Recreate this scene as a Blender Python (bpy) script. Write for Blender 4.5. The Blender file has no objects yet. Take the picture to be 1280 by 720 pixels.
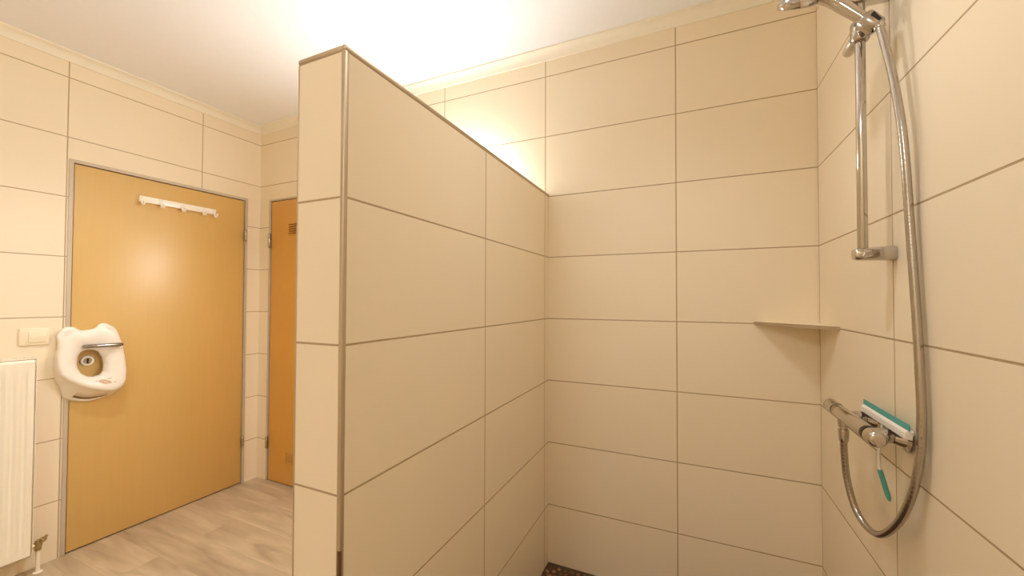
import bpy, bmesh, math, random
from mathutils import Vector, Matrix
from mathutils.bvhtree import BVHTree

sc = bpy.context.scene
COL = sc.collection
random.seed(7)
EYE = 1.2757                       # camera height above the floor

# ------------------------------------------------------------------ camera
def rot(axis, deg): return Matrix.Rotation(math.radians(deg), 3, axis)
cam_d = bpy.data.cameras.new('camera')
cam = bpy.data.objects.new('camera', cam_d); COL.objects.link(cam)
cam_d.sensor_width = 36.0
cam_d.lens = 493.37 / 1280 * 36.0
cam_d.shift_x = -0.35 / 1280
cam_d.shift_y = 4.69 / 1280
cam_d.clip_start = 0.02
Rm = rot('Z', 24.381) @ rot('X', 1.080) @ rot('Y', -0.1706)
right, fwd, up = Rm @ Vector((1, 0, 0)), Rm @ Vector((0, 1, 0)), Rm @ Vector((0, 0, 1))
M4 = Matrix((right, up, -fwd)).transposed().to_4x4()
M4.translation = Vector((0, 0, EYE))
cam.matrix_world = M4
sc.camera = cam

# ------------------------------------------------------------------ light and exposure
sc.view_settings.view_transform = 'Standard'
sc.view_settings.look = 'None'
sc.view_settings.gamma = 1.0
sc.view_settings.use_curve_mapping = False
sc.view_settings.exposure = 0.06
sc.cycles.max_bounces = 16
sc.cycles.diffuse_bounces = 12
sc.cycles.glossy_bounces = 6
sc.cycles.caustics_reflective = False
sc.cycles.sample_clamp_indirect = 4.0
world = bpy.data.worlds.new('world'); sc.world = world
world.use_nodes = True
world.node_tree.nodes['Background'].inputs[0].default_value = (0.02, 0.016, 0.012, 1)
world.node_tree.nodes['Background'].inputs[1].default_value = 0.3

LAMP_WATT = 36.0                   # emission of the wall lamp's opal tube
CEIL_WATT = 40.0                  # emission of the added fill lamp on the ceiling
SPOT_SHOWER = 25.0                 # added fill spot over the shower
SPOT_DOOR = 54.0                   # added fill spot in front of the wide door
WARM = (1.0, 1.0, 1.0)

# ------------------------------------------------------------------ dimensions (metres)
XL, XR, YB, YR = -2.837, 0.4417, 1.8374, -1.45     # left, right, far, rear wall faces
CEIL = 2.505
PX0, PX1, PY0, PTOP = -0.774, -0.6374, 0.581, 1.792  # shower partition
ROW0, TH, TW = 0.2816, 0.30, 0.597

# ------------------------------------------------------------------ materials
def lin(r, g, b):
    f = lambda c: (c / 255 / 12.92) if c / 255 <= 0.04045 else ((c / 255 + 0.055) / 1.055) ** 2.4
    return (f(r), f(g), f(b), 1.0)

def newmat(name):
    m = bpy.data.materials.new(name); m.use_nodes = True
    nt = m.node_tree
    return m, nt, nt.nodes['Principled BSDF']

def N(nt, typ, **kw):
    n = nt.nodes.new(typ)
    for k, v in kw.items(): setattr(n, k, v)
    return n

def mth(nt, op, a, b=None, clamp=False):
    n = N(nt, 'ShaderNodeMath', operation=op, use_clamp=clamp)
    for i, v in enumerate((a, b)):
        if v is None: continue
        if isinstance(v, (int, float)): n.inputs[i].default_value = v
        else: nt.links.new(v, n.inputs[i])
    return n.outputs[0]

def mixc(nt, fac, a, b):
    n = N(nt, 'ShaderNodeMix', data_type='RGBA')
    nt.links.new(fac, n.inputs[0])
    for i, v in ((6, a), (7, b)):
        if isinstance(v, tuple): n.inputs[i].default_value = v
        else: nt.links.new(v, n.inputs[i])
    return n.outputs[2]

def simple(name, col, rough=0.4, metal=0.0, noise=0.03, scale=30.0, spec=0.5, bump=0.0):
    m, nt, b = newmat(name)
    tc = N(nt, 'ShaderNodeTexCoord')
    nz = N(nt, 'ShaderNodeTexNoise'); nz.inputs['Scale'].default_value = scale
    nt.links.new(tc.outputs['Object'], nz.inputs['Vector'])
    d = tuple(c * (1 - noise * 2) for c in col[:3]) + (1,)
    e = tuple(min(1, c * (1 + noise)) for c in col[:3]) + (1,)
    nt.links.new(mixc(nt, nz.outputs[0], d, e), b.inputs['Base Color'])
    b.inputs['Roughness'].default_value = rough
    b.inputs['Metallic'].default_value = metal
    b.inputs['Specular IOR Level'].default_value = spec
    if bump:
        bp = N(nt, 'ShaderNodeBump'); bp.inputs['Strength'].default_value = bump
        bp.inputs['Distance'].default_value = 0.002
        nt.links.new(nz.outputs[0], bp.inputs['Height']); nt.links.new(bp.outputs[0], b.inputs['Normal'])
    return m

TILE = lin(240, 229, 206)
GROUT = lin(178, 156, 124)
def tile_mat(name, axis, off, vertical=True, grout=0.0042):
    """large cream wall tiles, 60 x 30 cm, stacked joints, in room coordinates"""
    m, nt, b = newmat(name)
    tc = N(nt, 'ShaderNodeTexCoord'); sp = N(nt, 'ShaderNodeSeparateXYZ')
    nt.links.new(tc.outputs['Object'], sp.inputs[0])
    u = mth(nt, 'DIVIDE', mth(nt, 'SUBTRACT', sp.outputs[axis], off), TW)
    v = mth(nt, 'DIVIDE', mth(nt, 'SUBTRACT', sp.outputs[2], ROW0), TH)
    def dist(c, size):
        f = mth(nt, 'FRACT', c)
        return mth(nt, 'MULTIPLY', mth(nt, 'MINIMUM', f, mth(nt, 'SUBTRACT', 1.0, f)), size)
    d = dist(v, TH)
    if vertical: d = mth(nt, 'MINIMUM', d, dist(u, TW))
    # 0 in the joint, 1 on the tile
    s = mth(nt, 'MULTIPLY', mth(nt, 'SUBTRACT', d, grout / 2 - 0.0005), 1 / 0.0012, clamp=True)
    cb = N(nt, 'ShaderNodeCombineXYZ')
    nt.links.new(mth(nt, 'FLOOR', u) if vertical else mth(nt, 'MULTIPLY', 0.0, 1.0), cb.inputs[0])
    nt.links.new(mth(nt, 'FLOOR', v), cb.inputs[1])
    wn = N(nt, 'ShaderNodeTexWhiteNoise', noise_dimensions='2D'); nt.links.new(cb.outputs[0], wn.inputs['Vector'])
    nz = N(nt, 'ShaderNodeTexNoise'); nz.inputs['Scale'].default_value = 5.0; nz.inputs['Detail'].default_value = 4
    nt.links.new(tc.outputs['Object'], nz.inputs['Vector'])
    mixf = mth(nt, 'ADD', mth(nt, 'MULTIPLY', wn.outputs['Value'], 0.5), mth(nt, 'MULTIPLY', nz.outputs[0], 0.5))
    t2 = tuple(c * k for c, k in zip(TILE[:3], (0.955, 0.945, 0.93))) + (1,)
    tc_ = mixc(nt, mixf, t2, TILE)
    nt.links.new(mixc(nt, s, GROUT, tc_), b.inputs['Base Color'])
    nt.links.new(mth(nt, 'ADD', mth(nt, 'MULTIPLY', s, -0.42), 0.85), b.inputs['Roughness'])
    b.inputs['Specular IOR Level'].default_value = 0.35
    bp = N(nt, 'ShaderNodeBump'); bp.inputs['Strength'].default_value = 0.5; bp.inputs['Distance'].default_value = 0.0012
    nt.links.new(s, bp.inputs['Height']); nt.links.new(bp.outputs[0], b.inputs['Normal'])
    return m

def beech_mat(name, a, c):
    m, nt, b = newmat(name)
    tc = N(nt, 'ShaderNodeTexCoord'); mp = N(nt, 'ShaderNodeMapping')
    mp.inputs['Scale'].default_value = (60, 60, 2.2)
    nt.links.new(tc.outputs['Object'], mp.inputs[0])
    nz = N(nt, 'ShaderNodeTexNoise'); nz.inputs['Scale'].default_value = 1.6; nz.inputs['Detail'].default_value = 5
    nt.links.new(mp.outputs[0], nz.inputs['Vector'])
    mp2 = N(nt, 'ShaderNodeMapping'); mp2.inputs['Scale'].default_value = (5, 5, .6)
    nt.links.new(tc.outputs['Object'], mp2.inputs[0])
    nz2 = N(nt, 'ShaderNodeTexNoise'); nz2.inputs['Scale'].default_value = 1.0
    nt.links.new(mp2.outputs[0], nz2.inputs['Vector'])
    f = mth(nt, 'ADD', mth(nt, 'MULTIPLY', nz.outputs[0], .5), mth(nt, 'MULTIPLY', nz2.outputs[0], .5))
    nt.links.new(mixc(nt, f, a, c), b.inputs['Base Color'])
    b.inputs['Roughness'].default_value = 0.36
    b.inputs['Specular IOR Level'].default_value = 0.6
    b.inputs['Coat Weight'].default_value = 0.5; b.inputs['Coat Roughness'].default_value = 0.34
    return m

def floor_mat():
    """grey brown wood-look planks laid along x"""
    m, nt, b = newmat('vinyl plank floor')
    tc = N(nt, 'ShaderNodeTexCoord')
    br = N(nt, 'ShaderNodeTexBrick'); br.offset = 0.37; br.squash = 1.0
    br.inputs['Scale'].default_value = 1.0; br.inputs['Brick Width'].default_value = 1.2
    br.inputs['Row Height'].default_value = 0.18; br.inputs['Mortar Size'].default_value = 0.0009
    br.inputs['Color1'].default_value = (0.25, .25, .25, 1); br.inputs['Color2'].default_value = (.75, .75, .75, 1)
    br.inputs['Mortar'].default_value = (0.2, .2, .2, 1)
    nt.links.new(tc.outputs['Object'], br.inputs['Vector'])
    mp = N(nt, 'ShaderNodeMapping'); mp.inputs['Scale'].default_value = (2.0, 13, 1)
    nt.links.new(tc.outputs['Object'], mp.inputs[0])
    va = N(nt, 'ShaderNodeVectorMath', operation='ADD')
    nt.links.new(mp.outputs[0], va.inputs[0])
    sc_ = N(nt, 'ShaderNodeVectorMath', operation='SCALE'); sc_.inputs['Scale'].default_value = 9.0
    nt.links.new(br.outputs['Color'], sc_.inputs[0]); nt.links.new(sc_.outputs[0], va.inputs[1])
    nz = N(nt, 'ShaderNodeTexNoise'); nz.inputs['Scale'].default_value = 1.1; nz.inputs['Detail'].default_value = 6
    nz.inputs['Distortion'].default_value = 0.8
    nt.links.new(va.outputs[0], nz.inputs['Vector'])
    f = mth(nt, 'ADD', mth(nt, 'MULTIPLY', nz.outputs[0], 1.2), mth(nt, 'MULTIPLY', mth(nt, 'SUBTRACT', br.outputs['Color'], .5), .35))
    rp = N(nt, 'ShaderNodeValToRGB')
    rp.color_ramp.elements[0].position = 0.32; rp.color_ramp.elements[0].color = lin(162, 143, 116)
    rp.color_ramp.elements[1].position = 0.85; rp.color_ramp.elements[1].color = lin(200, 182, 153)
    nt.links.new(f, rp.inputs[0]); nt.links.new(rp.outputs[0], b.inputs['Base Color'])
    b.inputs['Roughness'].default_value = 0.5
    bp = N(nt, 'ShaderNodeBump'); bp.inputs['Strength'].default_value = 0.15; bp.inputs['Distance'].default_value = 0.002
    nt.links.new(nz.outputs[0], bp.inputs['Height']); nt.links.new(bp.outputs[0], b.inputs['Normal'])
    return m

def emit_mat(name, strength):
    m, nt, b = newmat(name)
    b.inputs['Base Color'].default_value = (.8, .8, .78, 1)
    b.inputs['Emission Color'].default_value = WARM + (1,)
    b.inputs['Emission Strength'].default_value = strength
    return m

def pebble_mat():
    m, nt, b = newmat('river pebbles')
    tc = N(nt, 'ShaderNodeTexCoord')
    vo = N(nt, 'ShaderNodeTexVoronoi'); vo.inputs['Scale'].default_value = 28
    nt.links.new(tc.outputs['Object'], vo.inputs['Vector'])
    rp = N(nt, 'ShaderNodeValToRGB')
    rp.color_ramp.elements[0].color = lin(62, 44, 24); rp.color_ramp.elements[1].color = lin(176, 142, 108)
    e = rp.color_ramp.elements.new(.5); e.color = lin(120, 82, 52)
    nt.links.new(vo.outputs['Color'], rp.inputs[0]); nt.links.new(rp.outputs[0], b.inputs['Base Color'])
    b.inputs['Roughness'].default_value = .35
    return m

M_BACK = tile_mat('cream tiles along x', 0, -0.0571)
M_SIDE_L = tile_mat('cream tiles along y, left wall', 1, 0.866)
M_SIDE_R = tile_mat('cream tiles along y, right wall', 1, 1.2385)
M_PART = tile_mat('cream tiles along y, partition', 1, 1.1852)
M_END = tile_mat('cream tiles, partition end', 0, 0.0, vertical=False)
M_PLAIN = simple('cream tile plain', TILE, .43, noise=.03, scale=6, spec=.35)
M_CEIL = simple('white ceiling paint', lin(241, 244, 250), .9, noise=.01, spec=.1)
M_COVE = simple('white cove moulding', lin(240, 235, 220), .7, noise=.01, spec=.2)
M_FLOOR = floor_mat()
M_STEEL = simple('satin steel trim', lin(190, 172, 146), .42, metal=.5, noise=.03)
M_BEECH = beech_mat('beech veneer', lin(206, 170, 97), lin(218, 182, 113))
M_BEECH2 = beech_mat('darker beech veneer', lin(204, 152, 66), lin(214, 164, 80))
M_FRAME = simple('grey steel door frame', lin(196, 184, 164), .5, metal=.1, noise=.02)
M_CHROME = simple('polished chrome', lin(200, 194, 186), .08, metal=1, noise=.01)
M_CHROME_D = simple('brushed chrome', lin(186, 179, 170), .22, metal=1, noise=.02)
M_SATIN = simple('satin grey plated plastic', lin(206, 198, 184), .35, metal=.5, noise=.02)
M_REFLD = simple('dark reflection in chrome', lin(24, 18, 14), .3, noise=.02, spec=.25)  # black colour stands in for a dark reflection on the mixer
M_LEVER = simple('dark polished nickel', lin(158, 152, 144), .12, metal=1, noise=.01)
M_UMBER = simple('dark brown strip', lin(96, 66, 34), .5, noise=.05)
M_DARK = simple('dark gap rubber', lin(38, 30, 22), .6, noise=.05)
M_WHITE = simple('white plastic', lin(240, 236, 228), .35, noise=.01)
M_SEAT = simple('glossy white moulded plastic', lin(244, 238, 228), .3, noise=.01)
M_ENAMEL = simple('white radiator enamel', lin(246, 240, 224), .35, noise=.01)
M_SWITCH = simple('ivory plastic', lin(240, 228, 202), .35, noise=.01)
M_BRASS = simple('aged brass and nickel', lin(190, 170, 128), .32, metal=.9, noise=.12, scale=60)
M_TEAL = simple('teal rubber', lin(84, 170, 164), .5, noise=.04)
M_PRINT = simple('brown pink printed ink', lin(214, 180, 154), .5, noise=.15, scale=90)
M_PRINT_G = simple('grey embossed ridge', lin(224, 216, 202), .5, noise=.05)
M_PEB = pebble_mat()
M_PEBG = simple('dark brown pebble grout', lin(84, 62, 38), .8, noise=.1, bump=.2)
M_BAR = simple('white lacquered aluminium', lin(252, 250, 244), .25, noise=.01)

# ------------------------------------------------------------------ mesh helpers
def add_box(bm, lo, hi, bev=0.0, seg=2, mi=0):
    lo, hi = Vector(lo), Vector(hi)
    r = bmesh.ops.create_cube(bm, size=1.0, matrix=Matrix.Translation((lo + hi) / 2) @ Matrix.Diagonal((*(hi - lo), 1)))
    vs = r['verts']
    fs = list({f for v in vs for f in v.link_faces})
    for f in fs: f.material_index = mi
    if bev:
        es = list({e for v in vs for e in v.link_edges})
        bmesh.ops.bevel(bm, geom=es, offset=bev, segments=seg, affect='EDGES', profile=.5)
    return vs

def frame_for(d):
    d = d.normalized()
    a = Vector((0, 0, 1)) if abs(d.z) < .9 else Vector((1, 0, 0))
    s = d.cross(a).normalized()
    return s, d.cross(s).normalized()

def add_tube(bm, pts, rad, n=16, caps=True, flat=1.0):
    """tube through pts; rad a number or one per point; flat squashes the second axis"""
    pts = [Vector(p) for p in pts]
    rad = rad if isinstance(rad, (list, tuple)) else [rad] * len(pts)
    rings, s = [], None
    for i, p in enumerate(pts):
        d = (pts[min(i + 1, len(pts) - 1)] - pts[max(i - 1, 0)])
        if d.length < 1e-9: d = pts[min(i + 2, len(pts) - 1)] - pts[max(i - 2, 0)]
        d.normalize()
        if s is None: s, t = frame_for(d)
        else:
            s = (s - d * s.dot(d)).normalized(); t = d.cross(s)
        rings.append([bm.verts.new(p + (s * math.cos(2 * math.pi * k / n) + t * math.sin(2 * math.pi * k / n) * flat) * rad[i]) for k in range(n)])
    for a, b in zip(rings, rings[1:]):
        for k in range(n): bm.faces.new((a[k], a[(k + 1) % n], b[(k + 1) % n], b[k]))
    if caps:
        bm.faces.new(list(reversed(rings[0]))); bm.faces.new(rings[-1])
    return rings

def add_lathe(bm, prof, origin, axis, n=32):
    """profile of (distance along axis, radius)"""
    o, ax = Vector(origin), Vector(axis).normalized()
    s, t = frame_for(ax)
    rings = []
    for d, r in prof:
        c = o + ax * d
        rings.append([bm.verts.new(c)] if r < 1e-7 else [bm.verts.new(c + (s * math.cos(2 * math.pi * k / n) + t * math.sin(2 * math.pi * k / n)) * r) for k in range(n)])
    for a, b in zip(rings, rings[1:]):
        for k in range(n):
            if len(a) == 1 and len(b) == 1: continue
            if len(a) == 1: bm.faces.new((a[0], b[(k + 1) % n], b[k]))
            elif len(b) == 1: bm.faces.new((a[k], a[(k + 1) % n], b[0]))
            else: bm.faces.new((a[k], a[(k + 1) % n], b[(k + 1) % n], b[k]))

def add_prism(bm, poly, vec):
    vec = Vector(vec)
    a = [bm.verts.new(Vector(p)) for p in poly]
    b = [bm.verts.new(Vector(p) + vec) for p in poly]
    bm.faces.new(list(reversed(a))); bm.faces.new(b)
    for i in range(len(a)):
        j = (i + 1) % len(a)
        bm.faces.new((a[i], a[j], b[j], b[i]))

def obj(name, bm, mats, parent=None, smooth=None, bevel=0.0):
    me = bpy.data.meshes.new(name)
    bmesh.ops.recalc_face_normals(bm, faces=bm.faces[:])
    if smooth is not None:
        for f in bm.faces: f.smooth = True
        for e in bm.edges:
            if len(e.link_faces) == 2 and e.calc_face_angle(0) > math.radians(smooth): e.smooth = False
    bm.to_mesh(me); bm.free()
    for m in (mats if isinstance(mats, (list, tuple)) else [mats]): me.materials.append(m)
    o = bpy.data.objects.new(name, me); COL.objects.link(o)
    if parent is not None:
        o.parent = parent
        o.matrix_parent_inverse = Matrix.Translation(-parent.location)
    if bevel:
        md = o.modifiers.new('bevel', 'BEVEL'); md.width = bevel; md.segments = 2; md.limit_method = 'ANGLE'
    return o

def thing(name, label, cat, loc, kind=None, group=None):
    o = bpy.data.objects.new(name, None); COL.objects.link(o)
    o.location = loc; o.empty_display_size = .05
    return tag(o, label, cat, kind, group)

def tag(o, label, cat, kind=None, group=None):
    o['label'] = label; o['category'] = cat
    if kind: o['kind'] = kind
    if group: o['group'] = group
    return o

def catmull(pts, per):
    pts = [Vector(p) for p in pts]
    q = [pts[0] * 2 - pts[1]] + pts + [pts[-1] * 2 - pts[-2]]
    out = []
    for i in range(1, len(q) - 2):
        for k in range(per):
            t = k / per
            a, b, c, d = q[i - 1], q[i], q[i + 1], q[i + 2]
            out.append(.5 * ((2 * b) + (c - a) * t + (2 * a - 5 * b + 4 * c - d) * t * t + (3 * b - a - 3 * c + d) * t ** 3))
    out.append(pts[-1])
    return out

# ------------------------------------------------------------------ room shell
W = 0.12
bm = bmesh.new(); add_box(bm, (XL - .3, YR - W, -.1), (XR + W, YB + W + .2, 0))
tag(obj('floor', bm, M_FLOOR), 'grey brown wood-look plank floor in front of the doors', 'floor', 'structure')
bm = bmesh.new(); add_box(bm, (XL - W, YR - W, CEIL), (XR + W, YB + W, CEIL + .1))
tag(obj('ceiling', bm, M_CEIL), 'plain white painted ceiling with bright lamp glow', 'ceiling', 'structure')

D1Y0, D1Y1, D1Z = 0.873, 1.749, 1.976      # door opening in the left wall
D2X0, D2X1 = -2.7316, -2.11                # door opening in the far wall
bm = bmesh.new()
add_box(bm, (XL - W, YR - W, 0), (XL, D1Y0, CEIL))
add_box(bm, (XL - W, D1Y1, 0), (XL, YB + W, CEIL))
add_box(bm, (XL - W, D1Y0, D1Z), (XL, D1Y1, CEIL))
tag(obj('wall_left', bm, M_SIDE_L), 'cream tiled wall around the wide wooden door', 'wall', 'structure')
bm = bmesh.new()
add_box(bm, (XL - W, YB, 0), (D2X0, YB + W, CEIL))
add_box(bm, (D2X1, YB, 0), (XR + W, YB + W, CEIL))
add_box(bm, (D2X0, YB, D1Z), (D2X1, YB + W, CEIL))
tag(obj('wall_back', bm, M_BACK), 'cream tiled wall at the back of the shower', 'wall', 'structure')
bm = bmesh.new(); add_box(bm, (XR, YR - W, 0), (XR + W, YB + W, CEIL))
tag(obj('wall_right', bm, M_SIDE_R), 'cream tiled wall carrying the shower fittings', 'wall', 'structure')
bm = bmesh.new(); add_box(bm, (XL - W, YR - W, 0), (XR + W, YR, CEIL))
tag(obj('wall_rear', bm, M_BACK), 'cream tiled wall behind the viewer', 'wall', 'structure')

# shower partition: end face without vertical joints, long faces with them
bm = bmesh.new(); add_box(bm, (PX0, PY0, 0), (PX1, YB, PTOP))
for f in bm.faces:
    n = f.normal
    f.material_index = 0 if abs(n.x) > .5 else (1 if abs(n.y) > .5 else 2)
tag(obj('wall_partition', bm, [M_PART, M_END, M_PLAIN]), 'chest-high cream tiled partition beside the shower', 'wall', 'structure')

def strip(name, lo, hi, label):
    bm = bmesh.new(); add_box(bm, lo, hi, .0022)
    return tag(obj(name, bm, M_STEEL, smooth=40), label, 'trim', 'structure')
e, t = .0012, .0095
strip('trim_1', (PX1 - t, PY0 - e, 0), (PX1 + e, PY0 + t, PTOP - t), 'upright steel edge strip on the near corner of the partition')
strip('trim_2', (PX1 - t, PY0 - e, PTOP - t), (PX1 + e, YB - .001, PTOP + e), 'steel edge strip along the shower side of the partition top')
strip('trim_3', (PX0 - e, PY0 - e, PTOP - t), (PX1 - t, PY0 + t, PTOP + e), 'short steel edge strip across the front of the partition top')
strip('trim_4', (PX0 - e, PY0 - e, 0), (PX0 + .004, PY0 + .004, PTOP - t), 'thin upright steel edge strip on the far front corner of the partition')
strip('trim_5', (PX0 - e, PY0 + t, PTOP - t), (PX0 + t, YB - .001, PTOP + e), 'steel edge strip along the door side of the partition top')

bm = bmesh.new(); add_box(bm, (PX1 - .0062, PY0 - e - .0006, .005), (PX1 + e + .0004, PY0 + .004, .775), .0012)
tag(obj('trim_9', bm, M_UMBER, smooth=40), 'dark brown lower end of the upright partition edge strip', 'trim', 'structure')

# cove moulding
def cove(name, run, label):
    bm = bmesh.new()
    prof = [(0, 0), (0, -.045), (.006, -.045), (.008, -.038)] + [(.008 + .030 * (1 - math.cos(a)), -.038 + .030 * math.sin(a)) for a in (0.4, .8, 1.2, 1.57)] + [(.044, -.007), (.044, 0)]
    run(bm, prof)
    return tag(obj(name, bm, M_COVE, smooth=50), label, 'moulding', 'structure')
cove('trim_6', lambda bm, pr: add_prism(bm, [(XL + d, YR, CEIL + h) for d, h in pr], (0, YB - YR, 0)), 'white cove moulding above the left wall')
cove('trim_7', lambda bm, pr: add_prism(bm, [(XL + .03, YB - d, CEIL + h) for d, h in pr], (XR - XL - .03, 0, 0)), 'white cove moulding above the back wall')
cove('trim_8', lambda bm, pr: add_prism(bm, [(XR - d, YR, CEIL + h) for d, h in pr], (0, YB - YR - .03, 0)), 'white cove moulding above the right wall')

# ------------------------------------------------------------------ shower floor
bm = bmesh.new(); add_box(bm, (PX1 + .001, PY0, 0), (XR - .001, YB - .001, .005))
tag(obj('shower_floor', bm, M_PEBG), 'dark brown grouted floor of the shower', 'floor', 'structure')
bm = bmesh.new()
rr = random.Random(3)
y = PY0 + .02; row = 0
while y < YB - .014:
    x = PX1 + .018 + (row % 2) * .016
    while x < XR - .02:
        a, b_ = rr.uniform(.012, .0165), rr.uniform(.011, .0145)
        mtx = Matrix.Translation((min(max(x + rr.uniform(-.003, .003), PX1 + .018), XR - .019), min(max(y + rr.uniform(-.003, .003), PY0 + .018), YB - .0175), .006)) @ Matrix.Rotation(rr.uniform(0, 3.14), 4, 'Z') @ Matrix.Diagonal((a, b_, rr.uniform(.004, .006), 1))
        bmesh.ops.create_icosphere(bm, subdivisions=1, radius=1, matrix=mtx)
        x += .031
    y += .028; row += 1
tag(obj('pebble_mosaic', bm, M_PEB, smooth=80), 'brown river pebble mosaic on the shower floor', 'pebbles', 'stuff')

# ------------------------------------------------------------------ left door
d1 = thing('door_1', 'wide amber wooden door in a thin grey steel frame', 'door', (XL, (D1Y0 + D1Y1) / 2, 0), 'structure')
fw = .017
bm = bmesh.new()
add_box(bm, (XL - .09, D1Y0, 0), (XL + .004, D1Y0 + fw, D1Z), .001)
add_box(bm, (XL - .09, D1Y1 - fw, 0), (XL + .004, D1Y1, D1Z), .001)
add_box(bm, (XL - .09, D1Y0 + fw, D1Z - fw), (XL + .004, D1Y1 - fw, D1Z), .001)
obj('door_frame', bm, M_FRAME, d1)['label'] = 'thin grey steel frame'
bm = bmesh.new()
add_box(bm, (XL - .045, D1Y0 + fw + .004, .007), (XL - .003, D1Y1 - fw - .003, D1Z - fw - .004), .002)
leaf = obj('door_leaf', bm, M_BEECH, d1, smooth=40)
LF = XL - .003                                   # face of the leaf
bm = bmesh.new(); add_box(bm, (XL - .1, D1Y0 + .001, -.002), (XL - .05, D1Y1 - .001, D1Z - .001))
obj('door_rebate', bm, M_DARK, d1)
for z0, z1 in ((1.674, 1.752), (.254, .321)):
    bm = bmesh.new()
    add_lathe(bm, [(0, 0), (0, .006), (.002, .0075), ((z1 - z0) / 2 - .001, .0075), ((z1 - z0) / 2, .006), ((z1 - z0) / 2 + .001, .0075), (z1 - z0 - .002, .0075), (z1 - z0, .006), (z1 - z0, 0)], (XL + .008, D1Y1 - fw, z0), (0, 0, 1), 16)
    add_box(bm, (XL - .002, D1Y1 - fw - .002, z0), (XL + .006, D1Y1 - fw + .002, z1))
    obj('hinge', bm, M_CHROME_D, d1, smooth=40)['label'] = 'steel pin hinge'
# lever handle
HZ = 1.030
bm = bmesh.new()
add_lathe(bm, [(0, 0), (0, .026), (.006, .026), (.009, .023), (.009, 0)], (LF, .930, HZ), (1, 0, 0), 32)
hd = obj('door_handle', bm, M_CHROME, d1, smooth=40); hd['label'] = 'chrome lever handle'
bm = bmesh.new()
path = catmull([(LF + .008, .930, HZ), (LF + .045, .930, HZ), (LF + .068, .936, HZ + .001), (LF + .078, .952, HZ + .002), (LF + .079, .975, HZ + .001), (LF + .077, 1.02, HZ), (LF + .074, 1.066, HZ - .001)], 6)
add_tube(bm, path, [.010] * 14 + [.0098] * (len(path) - 16) + [.009, .007], 16)
obj('lever', bm, M_LEVER, hd, smooth=50)
# lock rosette
bm = bmesh.new()
add_lathe(bm, [(0, 0), (0, .028), (.004, .028), (.009, .024), (.009, .0165), (.007, .016), (.007, 0)], (LF, .955, .952), (1, 0, 0), 32)
lk = obj('lock_rosette', bm, M_WHITE, d1, smooth=40); lk['label'] = 'white lock rosette'
bm = bmesh.new(); add_lathe(bm, [(.006, 0), (.006, .0165), (.0085, .0155), (.0085, 0)], (LF, .955, .952), (1, 0, 0), 32)
obj('lock_plate', bm, M_CHROME_D, lk, smooth=40)
bm = bmesh.new(); add_box(bm, (LF + .0075, .951, .940), (LF + .0095, .959, .964), .001)
obj('keyhole', bm, M_DARK, lk)

# ------------------------------------------------------------------ far door
d2 = thing('door_2', 'narrow amber wooden door with vent slots in the far corner', 'door', ((D2X0 + D2X1) / 2, YB, 0), 'structure')
bm = bmesh.new()
add_box(bm, (D2X0, YB - .004, 0), (D2X0 + .012, YB + .09, D1Z), .001)
add_box(bm, (D2X1 - .012, YB - .004, 0), (D2X1, YB + .09, D1Z), .001)
add_box(bm, (D2X0 + .012, YB - .004, D1Z - .012), (D2X1 - .012, YB + .09, D1Z), .001)
obj('door_frame', bm, M_FRAME, d2)['label'] = 'thin grey steel frame'
bm = bmesh.new(); add_box(bm, (D2X0 + .001, YB + .06, -.002), (D2X1 - .001, YB + .1, D1Z - .001))
obj('door_rebate', bm, M_DARK, d2)
# leaf with real vent slots
bm = bmesh.new()
lx0, lx1, lz0, lz1, ly0, ly1 = D2X0 + .019, D2X1 - .015, .007, D1Z - .016, YB + .003, YB + .043
slots = [(z, z + .008) for base in (.148, 1.720) for z in (base + k * .0155 for k in range(5))]
vx0, vx1 = -2.535, -2.295
add_box(bm, (lx0, ly0, lz0), (vx0, ly1, lz1)); add_box(bm, (vx1, ly0, lz0), (lx1, ly1, lz1))
zz = lz0
for a, b_ in slots:
    add_box(bm, (vx0, ly0, zz), (vx1, ly1, a)); zz = b_
add_box(bm, (vx0, ly0, zz), (vx1, ly1, lz1))
bmesh.ops.remove_doubles(bm, verts=bm.verts[:], dist=1e-5)
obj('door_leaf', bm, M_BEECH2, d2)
for base in (.148, 1.720):
    bm = bmesh.new()
    for k in range(5):
        z = base + k * .0155
        add_prism(bm, [(vx0, ly0 - .003, z - .003), (vx0, ly0 + .004, z + .0035), (vx0, ly0 + .006, z + .0035), (vx0, ly0 - .001, z - .004)], (vx1 - vx0, 0, 0))
    add_box(bm, (vx0 - .006, ly0 - .002, base - .010), (vx0, ly0 + .001, base + .078))
    add_box(bm, (vx1, ly0 - .002, base - .010), (vx1 + .006, ly0 + .001, base + .078))
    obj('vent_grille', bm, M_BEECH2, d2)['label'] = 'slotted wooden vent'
for z0, z1 in ((1.634, 1.737), (.225, .309)):
    bm = bmesh.new()
    add_lathe(bm, [(0, 0), (0, .006), (.002, .0075), (z1 - z0 - .002, .0075), (z1 - z0, .006), (z1 - z0, 0)], (D2X0 + .011, YB - .008, z0), (0, 0, 1), 16)
    add_box(bm, (D2X0 + .009, YB - .006, z0), (D2X0 + .014, YB + .002, z1))
    obj('hinge', bm, M_CHROME_D, d2, smooth=40)['label'] = 'steel pin hinge'

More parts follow.
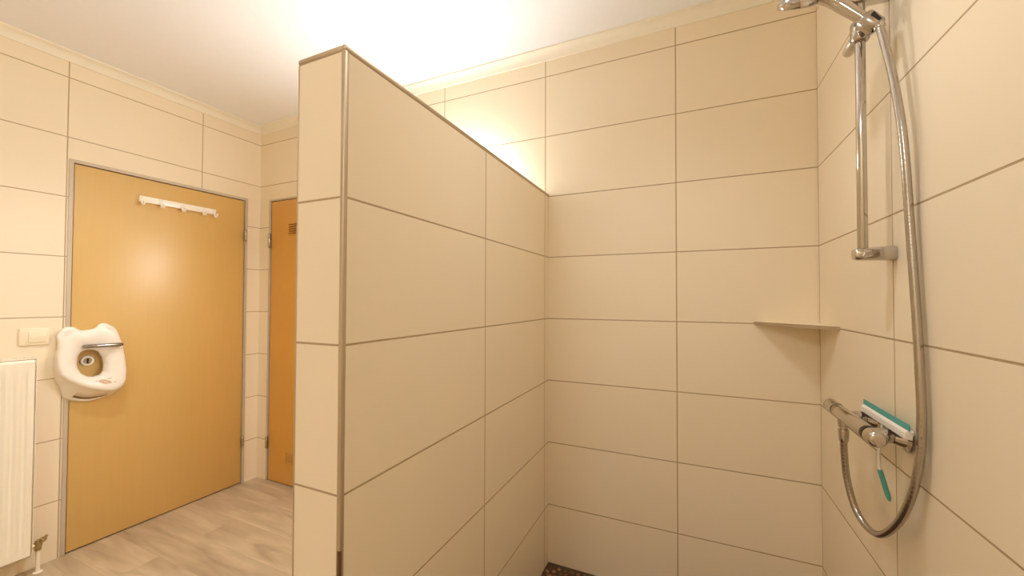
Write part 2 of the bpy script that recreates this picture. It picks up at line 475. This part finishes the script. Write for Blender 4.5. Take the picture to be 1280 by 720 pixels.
# ------------------------------------------------------------------ radiator, left wall
R0, R1, RZ0, RZ1, RW = 0.12, 0.757, .092, 1.000, .098
rad = thing('radiator', 'white ribbed panel radiator on the left wall under the switch', 'radiator', (XL, (R0 + R1) / 2, 0))
bm = bmesh.new()
per = .0335
prof = []
yy = R0 + .012
prof.append((R0, RW - .012)); prof.append((R0 + .008, RW - .002))
k = 0
while yy + per < R1 - .010:
    prof += [(yy + .002, RW - .001), (yy + .010, RW - .001), (yy + .0155, RW - .0085), (yy + .024, RW - .0085), (yy + .0295, RW - .001)]
    yy += per
prof += [(R1 - .008, RW - .002), (R1 - .001, RW - .012)]
levels = [(RZ0, .020), (RZ0 + .010, .006), (RZ0 + .014, .0), (RZ0 + .04, .0), (RZ0 + .065, None), (RZ1 - .075, None), (RZ1 - .05, .0), (RZ1 - .018, .0), (RZ1 - .010, .006), (RZ1 - .006, .02)]
grid = []
for z, s in levels:
    row = []
    for y_, w_ in prof:
        wv = w_ if s is None else min(w_, 9) if False else (RW - .001 - s if w_ > RW - .0115 else w_ - s * .4)
        row.append(bm.verts.new((XL + wv, y_, z)))
    grid.append(row)
for a, b_ in zip(grid, grid[1:]):
    for i in range(len(a) - 1): bm.faces.new((a[i], a[i + 1], b_[i + 1], b_[i]))
pan = obj('front_panel', bm, M_ENAMEL, rad, smooth=35)
md = pan.modifiers.new('solid', 'SOLIDIFY'); md.thickness = .0015
for yy_ in (R0 - .002, R1):
    bm = bmesh.new(); add_box(bm, (XL + .022, yy_, RZ0 + .012), (XL + RW - .006, yy_ + .0025, RZ1), .0008)
    obj('side_panel', bm, M_ENAMEL, rad, smooth=40)
bm = bmesh.new()
add_box(bm, (XL + .022, R0, RZ1 - .004), (XL + .030, R1, RZ1 + .001)); add_box(bm, (XL + RW - .014, R0, RZ1 - .004), (XL + RW - .006, R1, RZ1 + .001))
q = R0
while q < R1:
    add_box(bm, (XL + .028, q, RZ1 - .003), (XL + RW - .012, q + .004, RZ1)); q += .012
obj('top_grille', bm, M_ENAMEL, rad)
bm = bmesh.new(); add_box(bm, (XL + .022, R0 + .004, RZ0 + .02), (XL + .036, R1 - .004, RZ1 - .02), .004)
obj('rear_panel', bm, M_ENAMEL, rad, smooth=40)
for yy_ in (R0 + .12, R1 - .12):
    bm = bmesh.new(); add_box(bm, (XL + .0005, yy_ - .02, .2), (XL + .026, yy_ + .02, .9))
    obj('wall_bracket', bm, M_ENAMEL, rad)
bm = bmesh.new()
VX, VY, VZ = XL + .062, .784, .128
add_tube(bm, [(VX, R1 - .003, VZ), (VX, VY, VZ)], .0085, 14)
add_lathe(bm, [(-.026, 0), (-.026, .011), (-.010, .011), (-.008, .0135), (.010, .0135), (.012, .010), (.020, .010), (.020, 0)], (VX, VY, VZ), (0, 0, 1), 16)
add_lathe(bm, [(0, 0), (0, .013), (.008, .013), (.010, .009), (.016, .009), (.016, 0)], (VX, R1 + .0035, VZ), (0, 1, 0), 6)
add_lathe(bm, [(0, 0), (0, .009), (.010, .009), (.012, .012), (.020, .012), (.022, .007), (.036, .005), (.036, 0)], (VX + .004, VY + .005, VZ + .008), (.45, .45, .8), 12)
obj('valve', bm, M_BRASS, rad, smooth=40)['label'] = 'brass and nickel radiator valve'
bm = bmesh.new()
add_tube(bm, [(VX, VY, VZ - .02), (VX, VY, .004)], .0075, 14)
add_lathe(bm, [(0, 0), (0, .016), (.003, .015), (.005, .010), (.005, 0)], (VX, VY, 0), (0, 0, 1), 24)
obj('pipe', bm, M_ENAMEL, rad, smooth=40)['label'] = 'white riser pipe with floor collar'

# ------------------------------------------------------------------ light switch
sw = thing('light_switch', 'ivory rocker light switch above the radiator', 'switch', (XL, .770, 1.091))
bm = bmesh.new(); add_box(bm, (XL, .723, 1.051), (XL + .009, .818, 1.132), .003)
obj('switch_frame', bm, M_SWITCH, sw, smooth=40)
bm = bmesh.new()
add_prism(bm, [(XL + .008, .752, 1.066), (XL + .0125, .752, 1.066), (XL + .0145, .752, 1.092), (XL + .0105, .752, 1.117), (XL + .008, .752, 1.117)], (0, .056, 0))
obj('rocker', bm, M_SWITCH, sw, bevel=.001)

# ------------------------------------------------------------------ hook rail on the door
hr = thing('hook_rail', 'white coat hook rail high on the wide amber door', 'hook rail', (LF, 1.345, 1.836))
bm = bmesh.new(); add_box(bm, (LF, 1.148, 1.820), (LF + .012, 1.540, 1.856), .003)
obj('rail', bm, M_BAR, hr, smooth=40)
for hy in (1.158, 1.248, 1.354, 1.466, 1.532):
    bm = bmesh.new()
    path = catmull([(LF + .013, hy, 1.850), (LF + .0145, hy, 1.835), (LF + .016, hy, 1.818), (LF + .022, hy, 1.806), (LF + .034, hy, 1.803), (LF + .043, hy, 1.811), (LF + .046, hy, 1.824)], 5)
    add_tube(bm, path, [.0052] * (len(path) - 3) + [.0055, .006, .0058], 12)
    add_box(bm, (LF + .011, hy - .009, 1.822), (LF + .015, hy + .009, 1.855), .0015)
    obj('hook', bm, M_BAR, hr, smooth=50)

# ------------------------------------------------------------------ child's toilet seat hanging on the lever
F_ = [[.834,1.088],[.845,1.11],[.859,1.128],[.873,1.133],[.898,1.13],[.909,1.117],[.92,1.11],[.961,1.116],[.979,1.125],[.987,1.142],[.998,1.145],[1.016,1.141],[1.042,1.125],[1.057,1.103],[1.063,1.081],[1.077,1.025],[1.084,.96],[1.088,.887],[1.083,.838],[1.072,.81],[1.052,.793],[1.026,.788],[.986,.799],[.943,.816],[.901,.84],[.866,.869],[.842,.9],[.834,.939],[.834,.985],[.839,1.03],[.839,1.061]]
K_ = [[.841,1.088],[.863,1.119],[.885,1.13],[.908,1.124],[.931,1.107],[.972,1.11],[.999,1.127],[1.024,1.125],[1.06,1.11],[1.073,1.075],[1.091,1.017],[1.099,.955],[1.103,.88],[1.101,.824],[1.078,.776],[1.046,.755],[1.0,.745],[.96,.739],[.925,.746],[.891,.762],[.869,.779],[.853,.846],[.84,.88],[.837,.935],[.837,.981],[.845,1.027],[.845,1.062]]
H_ = [[.905,.946],[.908,.981],[.919,1.004],[.936,1.012],[.959,1.013],[.983,1.0],[.999,.969],[1.006,.931],[1.004,.894],[.992,.875],[.968,.869],[.944,.875],[.923,.893],[.91,.921]]
SC = Vector((.956, .945)); NS = 168
def polar(poly):
    """the outline cut by NS rays from the middle of the hole"""
    out = []
    for k in range(NS):
        a = 2 * math.pi * k / NS; d = Vector((math.cos(a), math.sin(a))); best = 0
        for p, q in zip(poly, poly[1:] + poly[:1]):
            p, q = Vector(p) - SC, Vector(q) - SC
            ed = q - p; den = d.x * ed.y - d.y * ed.x
            if abs(den) < 1e-12: continue
            t_ = (p.x * ed.y - p.y * ed.x) / den; s_ = (p.x * d.y - p.y * d.x) / den
            if -1e-6 <= s_ <= 1 + 1e-6 and t_ > best: best = t_
        out.append(best)
    sm = [(out[i - 1] + 6 * out[i] + out[(i + 1) % NS]) / 8 for i in range(NS)]
    return [SC + Vector((math.cos(2 * math.pi * k / NS), math.sin(2 * math.pi * k / NS))) * sm[k] for k in range(NS)]
PF, PK, PH = polar(F_), polar(K_), polar(H_)
def wf(z): return .043 + max(0.0, 1.13 - z) / .35 * .050
def ring(f):
    return [f(k) for k in range(NS)]
def lp(a, b, t_): return a + (b - a) * t_
specs = []
specs.append(ring(lambda k: (SC + (PH[k] - SC) * .97, .030)))
specs.append(ring(lambda k: (PH[k], .040)))
for t_, dw in ((.10, -.016), (.25, -.008), (.45, -.002), (.68, 0), (.86, -.002), (.96, -.007)):
    specs.append(ring(lambda k: (lp(PH[k], PF[k], t_), wf(lp(PH[k], PF[k], t_).y) + dw)))
specs.append(ring(lambda k: (PF[k], wf(PF[k].y) - .014)))
for t_ in (.30, .62, .78, .90):
    specs.append(ring(lambda k: (lp(PF[k], PK[k], t_), lp(Vector((wf(PF[k].y) - .014, 0)), Vector((.006, 0)), t_).x)))
specs.append(ring(lambda k: (PK[k], .004)))
seat = thing('toilet_trainer_seat', "white moulded child's toilet seat hanging on the door lever", 'toilet seat', (LF, .956, .76))
bm = bmesh.new()
vr = [[bm.verts.new((LF + w_, p.x, p.y)) for p, w_ in r_] for r_ in specs]
for i, (a, b_) in enumerate(zip(vr, vr[1:])):
    for k in range(NS):
        ang = 360 * (k + .5) / NS
        if i == len(specs) - 4 + 0 and 250 < ang < 292: continue       # grip slot in the lower skirt
        bm.faces.new((a[k], a[(k + 1) % NS], b_[(k + 1) % NS], b_[k]))
bm.normal_update()
bvh = BVHTree.FromBMesh(bm)
def seat_w(y_, z_):
    h = bvh.ray_cast(Vector((XL + .5, y_, z_)), Vector((-1, 0, 0)))
    return h[0].x if h[0] else XL + .08
body = obj('seat_shell', bm, M_SEAT, seat, smooth=60)
md = body.modifiers.new('solid', 'SOLIDIFY'); md.thickness = .003; md.offset = -1
def patch(bm, y0, z0, ry, rz, a=0, n=20, h=.0008, wob=0.0):
    c = []
    for k in range(n):
        t_ = 2 * math.pi * k / n; r_ = 1 + wob * math.sin(3 * t_ + 1)
        u_, v_ = ry * r_ * math.cos(t_), rz * r_ * math.sin(t_)
        yy_, zz_ = y0 + u_ * math.cos(a) - v_ * math.sin(a), z0 + u_ * math.sin(a) + v_ * math.cos(a)
        c.append(bm.verts.new((seat_w(yy_, zz_) + h, yy_, zz_)))
    m_ = bm.verts.new((seat_w(y0, z0) + h, y0, z0))
    for k in range(n): bm.faces.new((m_, c[k], c[(k + 1) % n]))
bm = bmesh.new()
patch(bm, 1.001, .842, .020, .011, -.35, wob=.12); patch(bm, .985, .848, .010, .008, 0)
patch(bm, 1.017, .857, .010, .0022, .1); patch(bm, 1.034, .836, .007, .0022, 0)
patch(bm, .967, .850, .013, .0012, -.05)
obj('printed_motif', bm, M_PRINT, seat)['label'] = 'small pinkish brown animal print'
for y0, z0, r_ in ((.868, 1.098, .016), (.872, 1.106, .018), (.880, 1.114, .016), (.862, 1.090, .012), (1.022, 1.118, .012), (1.028, 1.110, .014)):
    bm = bmesh.new(); patch(bm, y0, z0, r_, .0016, .12 if y0 < .95 else -.3, h=.0009)
    obj('grip_ridge', bm, M_PRINT_G, seat)['label'] = 'faint grey grip ridge'

# ------------------------------------------------------------------ corner shelf
sh = thing('corner_shelf', 'thin triangular corner shelf in the shower', 'shelf', (XR, YB, 1.178))
bm = bmesh.new()
add_prism(bm, [(XR - .0005, YB - .0005, 1.180), (XR - .0005, YB - .217, 1.180), (XR - .210, YB - .0005, 1.180)], (0, 0, .008))
obj('shelf_plate', bm, M_PLAIN, sh, bevel=.001)
bm = bmesh.new()
add_prism(bm, [(XR - .0005, YB - .2175, 1.1765), (XR - .0005, YB - .2215, 1.1765), (XR - .2145, YB - .0005, 1.1765), (XR - .2105, YB - .0005, 1.1765)], (0, 0, .0125))
obj('front_edge', bm, M_STEEL, sh)['label'] = 'satin steel front edge'

# ------------------------------------------------------------------ shower rail
BX, BY = .383, 1.231
rail = thing('shower_rail', 'chrome slide rail bar on the right shower wall', 'shower rail', (XR, BY, 1.372))
bm = bmesh.new()
add_lathe(bm, [(0, 0), (0, .0098), (.002, .0104), (.680, .0104), (.682, .0098), (.682, 0)], (BX, BY, 1.385), (0, 0, 1), 24)
obj('bar', bm, M_CHROME, rail, smooth=40)
for zc, flip in ((1.388, 1), (2.020, -1)):
    bm = bmesh.new()
    # rounded flat arm tapering away from the wall, wedge facet on the face
    secs = [(XR - .0004, .0185, .0165), (XR - .004, .0195, .0175), (XR - .030, .0185, .0165), (XR - .055, .0175, .0155), (XR - .072, .0165, .0145), (XR - .077, .0135, .0115)]
    rs = []
    for x_, ry, rz in secs:
        rg = []
        for k in range(28):
            a = 2 * math.pi * k / 28
            c_, s_ = math.cos(a), math.sin(a)
            ex = .62
            rg.append(bm.verts.new((x_, BY + ry * math.copysign(abs(c_) ** ex, c_), zc + rz * math.copysign(abs(s_) ** ex, s_))))
        rs.append(rg)
    for a, b_ in zip(rs, rs[1:]):
        for k in range(28): bm.faces.new((a[k], a[(k + 1) % 28], b_[(k + 1) % 28], b_[k]))
    bm.faces.new(rs[0]); bm.faces.new(rs[-1])
    wb = obj('wall_bracket', bm, M_CHROME, rail, smooth=40)
    bm = bmesh.new()
    y_ = BY - .0178
    add_prism(bm, [(XR - .066, y_, zc - .008 * flip), (XR - .034, y_ - .0008, zc + .003 * flip), (XR - .030, y_ - .0006, zc + .007 * flip), (XR - .036, y_ - .0006, zc + .009 * flip), (XR - .062, y_, zc + .001 * flip)], (0, -.0016, 0))
    obj('bracket_facet', bm, M_CHROME_D, wb, bevel=.0006)

# slider with clip and clamp paddle
sl = obj('slider', (lambda b: (add_lathe(b, [(-.024, .0106), (-.024, .0165), (-.021, .0185), (.021, .0185), (.024, .0165), (.024, .0106)], (BX, BY, 1.938), (0, 0, 1), 24), b)[1])(bmesh.new()), M_CHROME_D, rail, smooth=40)
bm = bmesh.new()       # clamp knob on the far side
add_lathe(bm, [(.010, .0095), (.018, .0105), (.022, .0130), (.056, .0135), (.064, .0120), (.069, .0080), (.070, 0)], (BX - .004, BY, 1.930), (-.03, 1, -.10), 24)
obj('clamp_knob', bm, M_SATIN, sl, smooth=60)['label'] = 'satin grey clamp knob'
CL = Vector((.387, 1.177, 1.924))      # where the handset sits
HA = Vector((-.059, .015, .077)).normalized()
bm = bmesh.new()
add_tube(bm, [(BX, BY - .012, 1.938), (BX + .002, BY - .040, 1.932)], [.0125, .0135], 18)
add_lathe(bm, [(-.016, .0125), (-.016, .0185), (-.014, .0195), (.018, .0205), (.020, .0195), (.020, .0150)], CL, HA, 28)
obj('handset_clip', bm, M_CHROME_D, sl, smooth=40)
bm = bmesh.new()
add_lathe(bm, [(.0195, .0149), (.0195, .0196), (.0205, .0196), (.0205, .0149)], CL, HA, 28)
add_tube(bm, [(.3835, 1.157, 1.937), (.397, 1.157, 1.9165)], .0038, 10)
obj('clip_gasket', bm, M_DARK, sl)['label'] = 'dark rubber clip insert'

# ------------------------------------------------------------------ hand shower
hs = thing('hand_shower', 'chrome hand shower with a round head resting in the rail clip', 'hand shower', CL)
bm = bmesh.new()
p0 = CL - HA * .018
hc = Vector((.250, 1.205, 2.026))      # middle of the spray face
na = Vector((-.10, .56, -.82)).normalized()
ph = HA.cross(na).normalized()
tip = hc - na * .018 + (CL + HA * .105 - hc).normalized() * .030
pts = catmull([p0, p0 + HA * .05, p0 + HA * .095, p0 + HA * .125, tip.lerp(p0 + HA * .145, .45), tip], 5)
add_tube(bm, pts, [.0100, .0120] + [.0128 + .0042 * min(1, i / 10) for i in range(len(pts) - 2)], 24, flat=.9)
obj('handle', bm, M_CHROME, hs, smooth=50)
bm = bmesh.new()
add_lathe(bm, [(-.034, 0), (-.032, .016), (-.025, .031), (-.016, .041), (-.010, .0435), (-.0095, .0430), (-.0085, .0430), (-.008, .0440), (0, .0440), (.003, .0425), (.004, .0400), (.003, .038), (.002, 0)], hc, na, 44)
hdm = obj('spray_head', bm, M_CHROME, hs, smooth=40)
bm = bmesh.new()
add_lathe(bm, [(.0025, .0375), (.005, .036), (.0055, .010), (.0055, 0)], hc, na, 40)
obj('spray_face', bm, M_CHROME_D, hdm, smooth=40)['label'] = 'grey spray face'

# ------------------------------------------------------------------ thermostatic mixer
MX, MZ, MY0, MY1 = .362, .977, 1.092, 1.418
mix_ = thing('shower_mixer', 'chrome thermostatic mixer bar with the teal squeegee behind it', 'mixer tap', (XR, 1.245, .95))
bm = bmesh.new()
add_lathe(bm, [(.058, 0), (.058, .0160), (.060, .0168), (.256, .0168), (.258, .0160), (.258, 0)], (MX, MY0, MZ), (0, 1, 0), 36)
obj('mixer_body', bm, M_CHROME, mix_, smooth=40)
bm = bmesh.new()
add_lathe(bm, [(0, 0), (.0005, .008), (.002, .0140), (.006, .0172), (.034, .0180), (.035, .0170), (.035, 0)], (MX, MY0, MZ), (0, 1, 0), 36)
kn = obj('temperature_knob', bm, M_CHROME, mix_, smooth=40)
bm = bmesh.new()
add_lathe(bm, [(.035, 0), (.035, .0166), (.037, .0174), (.054, .0174), (.0575, .0162), (.0575, 0)], (MX, MY0, MZ), (0, 1, 0), 36)  # dark reflection at the knob, built as a black ring
obj('reflection_ring', bm, M_REFLD, kn, smooth=40)['label'] = 'black ring painted as a dark reflection in the knob'
bm = bmesh.new()
add_lathe(bm, [(.260, 0), (.260, .0172), (.264, .0180), (.318, .0176), (.324, .0150), (.325, 0)], (MX, MY0, MZ), (0, 1, 0), 36)
obj('flow_knob', bm, M_CHROME, mix_, smooth=40)
for cy in (1.170, 1.320):
    bm = bmesh.new()
    add_lathe(bm, [(0, 0), (0, .028), (.003, .0295), (.007, .0285), (.009, .024), (.011, .0205), (.030, .0145), (.0305, .0130), (.032, .0130), (.0325, .0150), (.036, .0160), (.050, .0160), (.055, .0140), (.075, .0120), (.075, 0)], (XR - .0003, cy, .966), (-1, 0, .08), 36)
    obj('wall_union', bm, M_CHROME, mix_, smooth=40)
bm = bmesh.new()
add_lathe(bm, [(0, 0), (.0, .0125), (.016, .0125), (.018, .0115), (.022, .0115), (.022, 0)], (MX, 1.307, MZ - .012), (0, 0, -1), 24)
obj('outlet', bm, M_CHROME, mix_, smooth=40)

# ------------------------------------------------------------------ shower hose
ctrl = [(.3965, 1.1685, 1.914), (.398, 1.1625, 1.900), (0.402, 1.155, 1.863), (0.41, 1.141, 1.784), (0.417, 1.123, 1.668), (0.421, 1.117, 1.578), (0.425, 1.116, 1.473), (0.427, 1.108, 1.353), (0.428, 1.098, 1.235), (0.428, 1.091, 1.153), (0.428, 1.085, 1.039), (0.427, 1.091, 0.956), (0.424, 1.115, 0.871), (0.417, 1.159, 0.786), (0.408, 1.223, 0.721), (0.398, 1.276, 0.708), (0.386, 1.314, 0.735), (0.374, 1.327, 0.8), (0.365, 1.316, 0.876), (.362, 1.307, .915), (.362, 1.307, .940)]
hose = thing('shower_hose', 'long silver metal shower hose looping from the hand shower to the mixer', 'hose', (.37, 1.18, .742))
dense = catmull(ctrl, 60)
# even spacing so the windings of the hose are regular
step, acc, even = .0019, 0.0, [dense[0]]
for a, b_ in zip(dense, dense[1:]):
    acc += (b_ - a).length
    if acc >= step: even.append(b_); acc = 0
bm = bmesh.new()
add_tube(bm, even, [.0081 if (i // 2) % 2 else .0079 for i in range(len(even))], 14)
obj('hose_sleeve', bm, M_CHROME_D, hose, smooth=80)
bm = bmesh.new()
u0 = Vector(even[0]); ud = (Vector(even[8]) - u0).normalized()
add_lathe(bm, [(-.012, 0), (-.012, .0100), (.012, .0112), (.016, .0085), (.016, 0)], u0, ud, 20)
obj('hose_nut', bm, M_CHROME, hose, smooth=40)
bm = bmesh.new()
add_lathe(bm, [(0, 0), (0, .0085), (.003, .0105), (.030, .0118), (.033, .0115), (.033, 0)], (MX, 1.307, .905), (0, 0, 1), 20)
obj('hose_nut', bm, M_CHROME, hose, smooth=40)

# ------------------------------------------------------------------ squeegee lying on the unions behind the bar
sq = thing('squeegee', 'white squeegee with teal blade resting on the mixer', 'squeegee', (.411, 1.21, .99))
bm = bmesh.new()
add_prism(bm, [(.4030, 1.095, .9865), (.4175, 1.095, .9835), (.4190, 1.095, .996), (.4145, 1.095, 1.0035), (.4095, 1.095, 1.0035), (.4050, 1.095, .999)], (0, .234, 0))
obj('blade_holder', bm, M_WHITE, sq, bevel=.0012)['label'] = 'white blade holder'
bm = bmesh.new()
add_prism(bm, [(.4105, 1.093, 1.003), (.4135, 1.093, 1.003), (.4130, 1.093, 1.0165), (.4115, 1.093, 1.0165)], (0, .238, 0))
obj('rubber_blade', bm, M_TEAL, sq)['label'] = 'teal rubber blade'
bm = bmesh.new()
add_tube(bm, catmull([(.4105, 1.212, .991), (.405, 1.211, .950), (.4005, 1.210, .913), (.4022, 1.210, .874)], 5), [.008] + [.0048] * 15, 14, flat=.7)
hn = obj('neck', bm, M_WHITE, sq, smooth=50)
bm = bmesh.new()
add_tube(bm, catmull([(.4018, 1.210, .878), (.4075, 1.210, .855), (.4135, 1.210, .830), (.4190, 1.210, .808)], 5), [.0058] + [.0068] * 12 + [.006, .005, .003], 14, flat=.75)
obj('grip', bm, M_TEAL, sq, smooth=50)['label'] = 'teal handle grip'

# ------------------------------------------------------------------ wall lamp, then added fill lights
wl = thing('wall_lamp', 'wide opal box lamp on the back wall hidden behind the partition', 'lamp', (-1.16, YB, 1.94))
bm = bmesh.new(); add_box(bm, (-1.36, YB - .022, 1.74), (-.99, YB, 1.93), .004)
obj('back_plate', bm, M_CHROME_D, wl, smooth=40)
bm = bmesh.new(); add_box(bm, (-1.40, YB - .105, 1.72), (-.95, YB - .045, 1.95), .012, 3)
obj('diffuser', bm, emit_mat('opal lamp glass', LAMP_WATT), wl, smooth=40)
for x_ in (-1.30, -1.02):
    bm = bmesh.new(); add_tube(bm, [(x_, YB - .018, 1.84), (x_, YB - .055, 1.84)], .007, 12)
    obj('arm', bm, M_CHROME_D, wl, smooth=40)

def fill_ceiling_lamp(x, y, r, label, mat):  # unseen lamp, added to light the room from behind the camera
    c = thing('fill_ceiling_lamp', label, 'lamp', (x, y, CEIL))
    b = bmesh.new(); add_lathe(b, [(0, 0), (0, r), (.018, r), (.018, 0)], (x, y, CEIL), (0, 0, -1), 40)
    obj('lamp_base', b, M_WHITE, c, smooth=40)
    b = bmesh.new(); add_lathe(b, [(.016, r * .91), (.030, r * .97), (.050, r * .94), (.070, r * .79), (.084, r * .48), (.088, 0)], (x, y, CEIL), (0, 0, -1), 40)
    obj('diffuser', b, mat, c, smooth=60)
fill_ceiling_lamp(-.80, -.95, .165, 'added round opal fill lamp, unseen at the rear end of the room', emit_mat('fill lamp glass', CEIL_WATT))
def fill_spot(x, y, watt, label):  # unseen spots, added to brighten the lower walls, door and floor
    c = thing('fill_spot', label, 'lamp', (x, y, CEIL))
    b = bmesh.new(); add_lathe(b, [(-.002, .036), (-.002, .046), (.003, .046), (.005, .040), (.003, .036), (-.002, .036)], (x, y, CEIL), (0, 0, -1), 36)
    obj('bezel', b, M_CHROME_D, c, smooth=40)
    b = bmesh.new(); add_lathe(b, [(.001, .036), (.001, 0)], (x, y, CEIL), (0, 0, -1), 36)
    obj('lens', b, emit_mat('downlight lens', 12.0), c)
    ld = bpy.data.lights.new('downlight bulb', 'SPOT')
    ld.energy = watt; ld.color = WARM; ld.spot_size = math.radians(125); ld.spot_blend = 1.0; ld.shadow_soft_size = .04
    lo = bpy.data.objects.new('bulb', ld); COL.objects.link(lo)
    lo.parent = c; lo.location = (0, 0, -.012)
fill_spot(-.12, 1.0, SPOT_SHOWER, 'added fill spot, small and round, unseen in the ceiling over the shower')
fill_spot(-1.9, .7, SPOT_DOOR, 'added fill spot, small and round, unseen in the ceiling before the wide door')
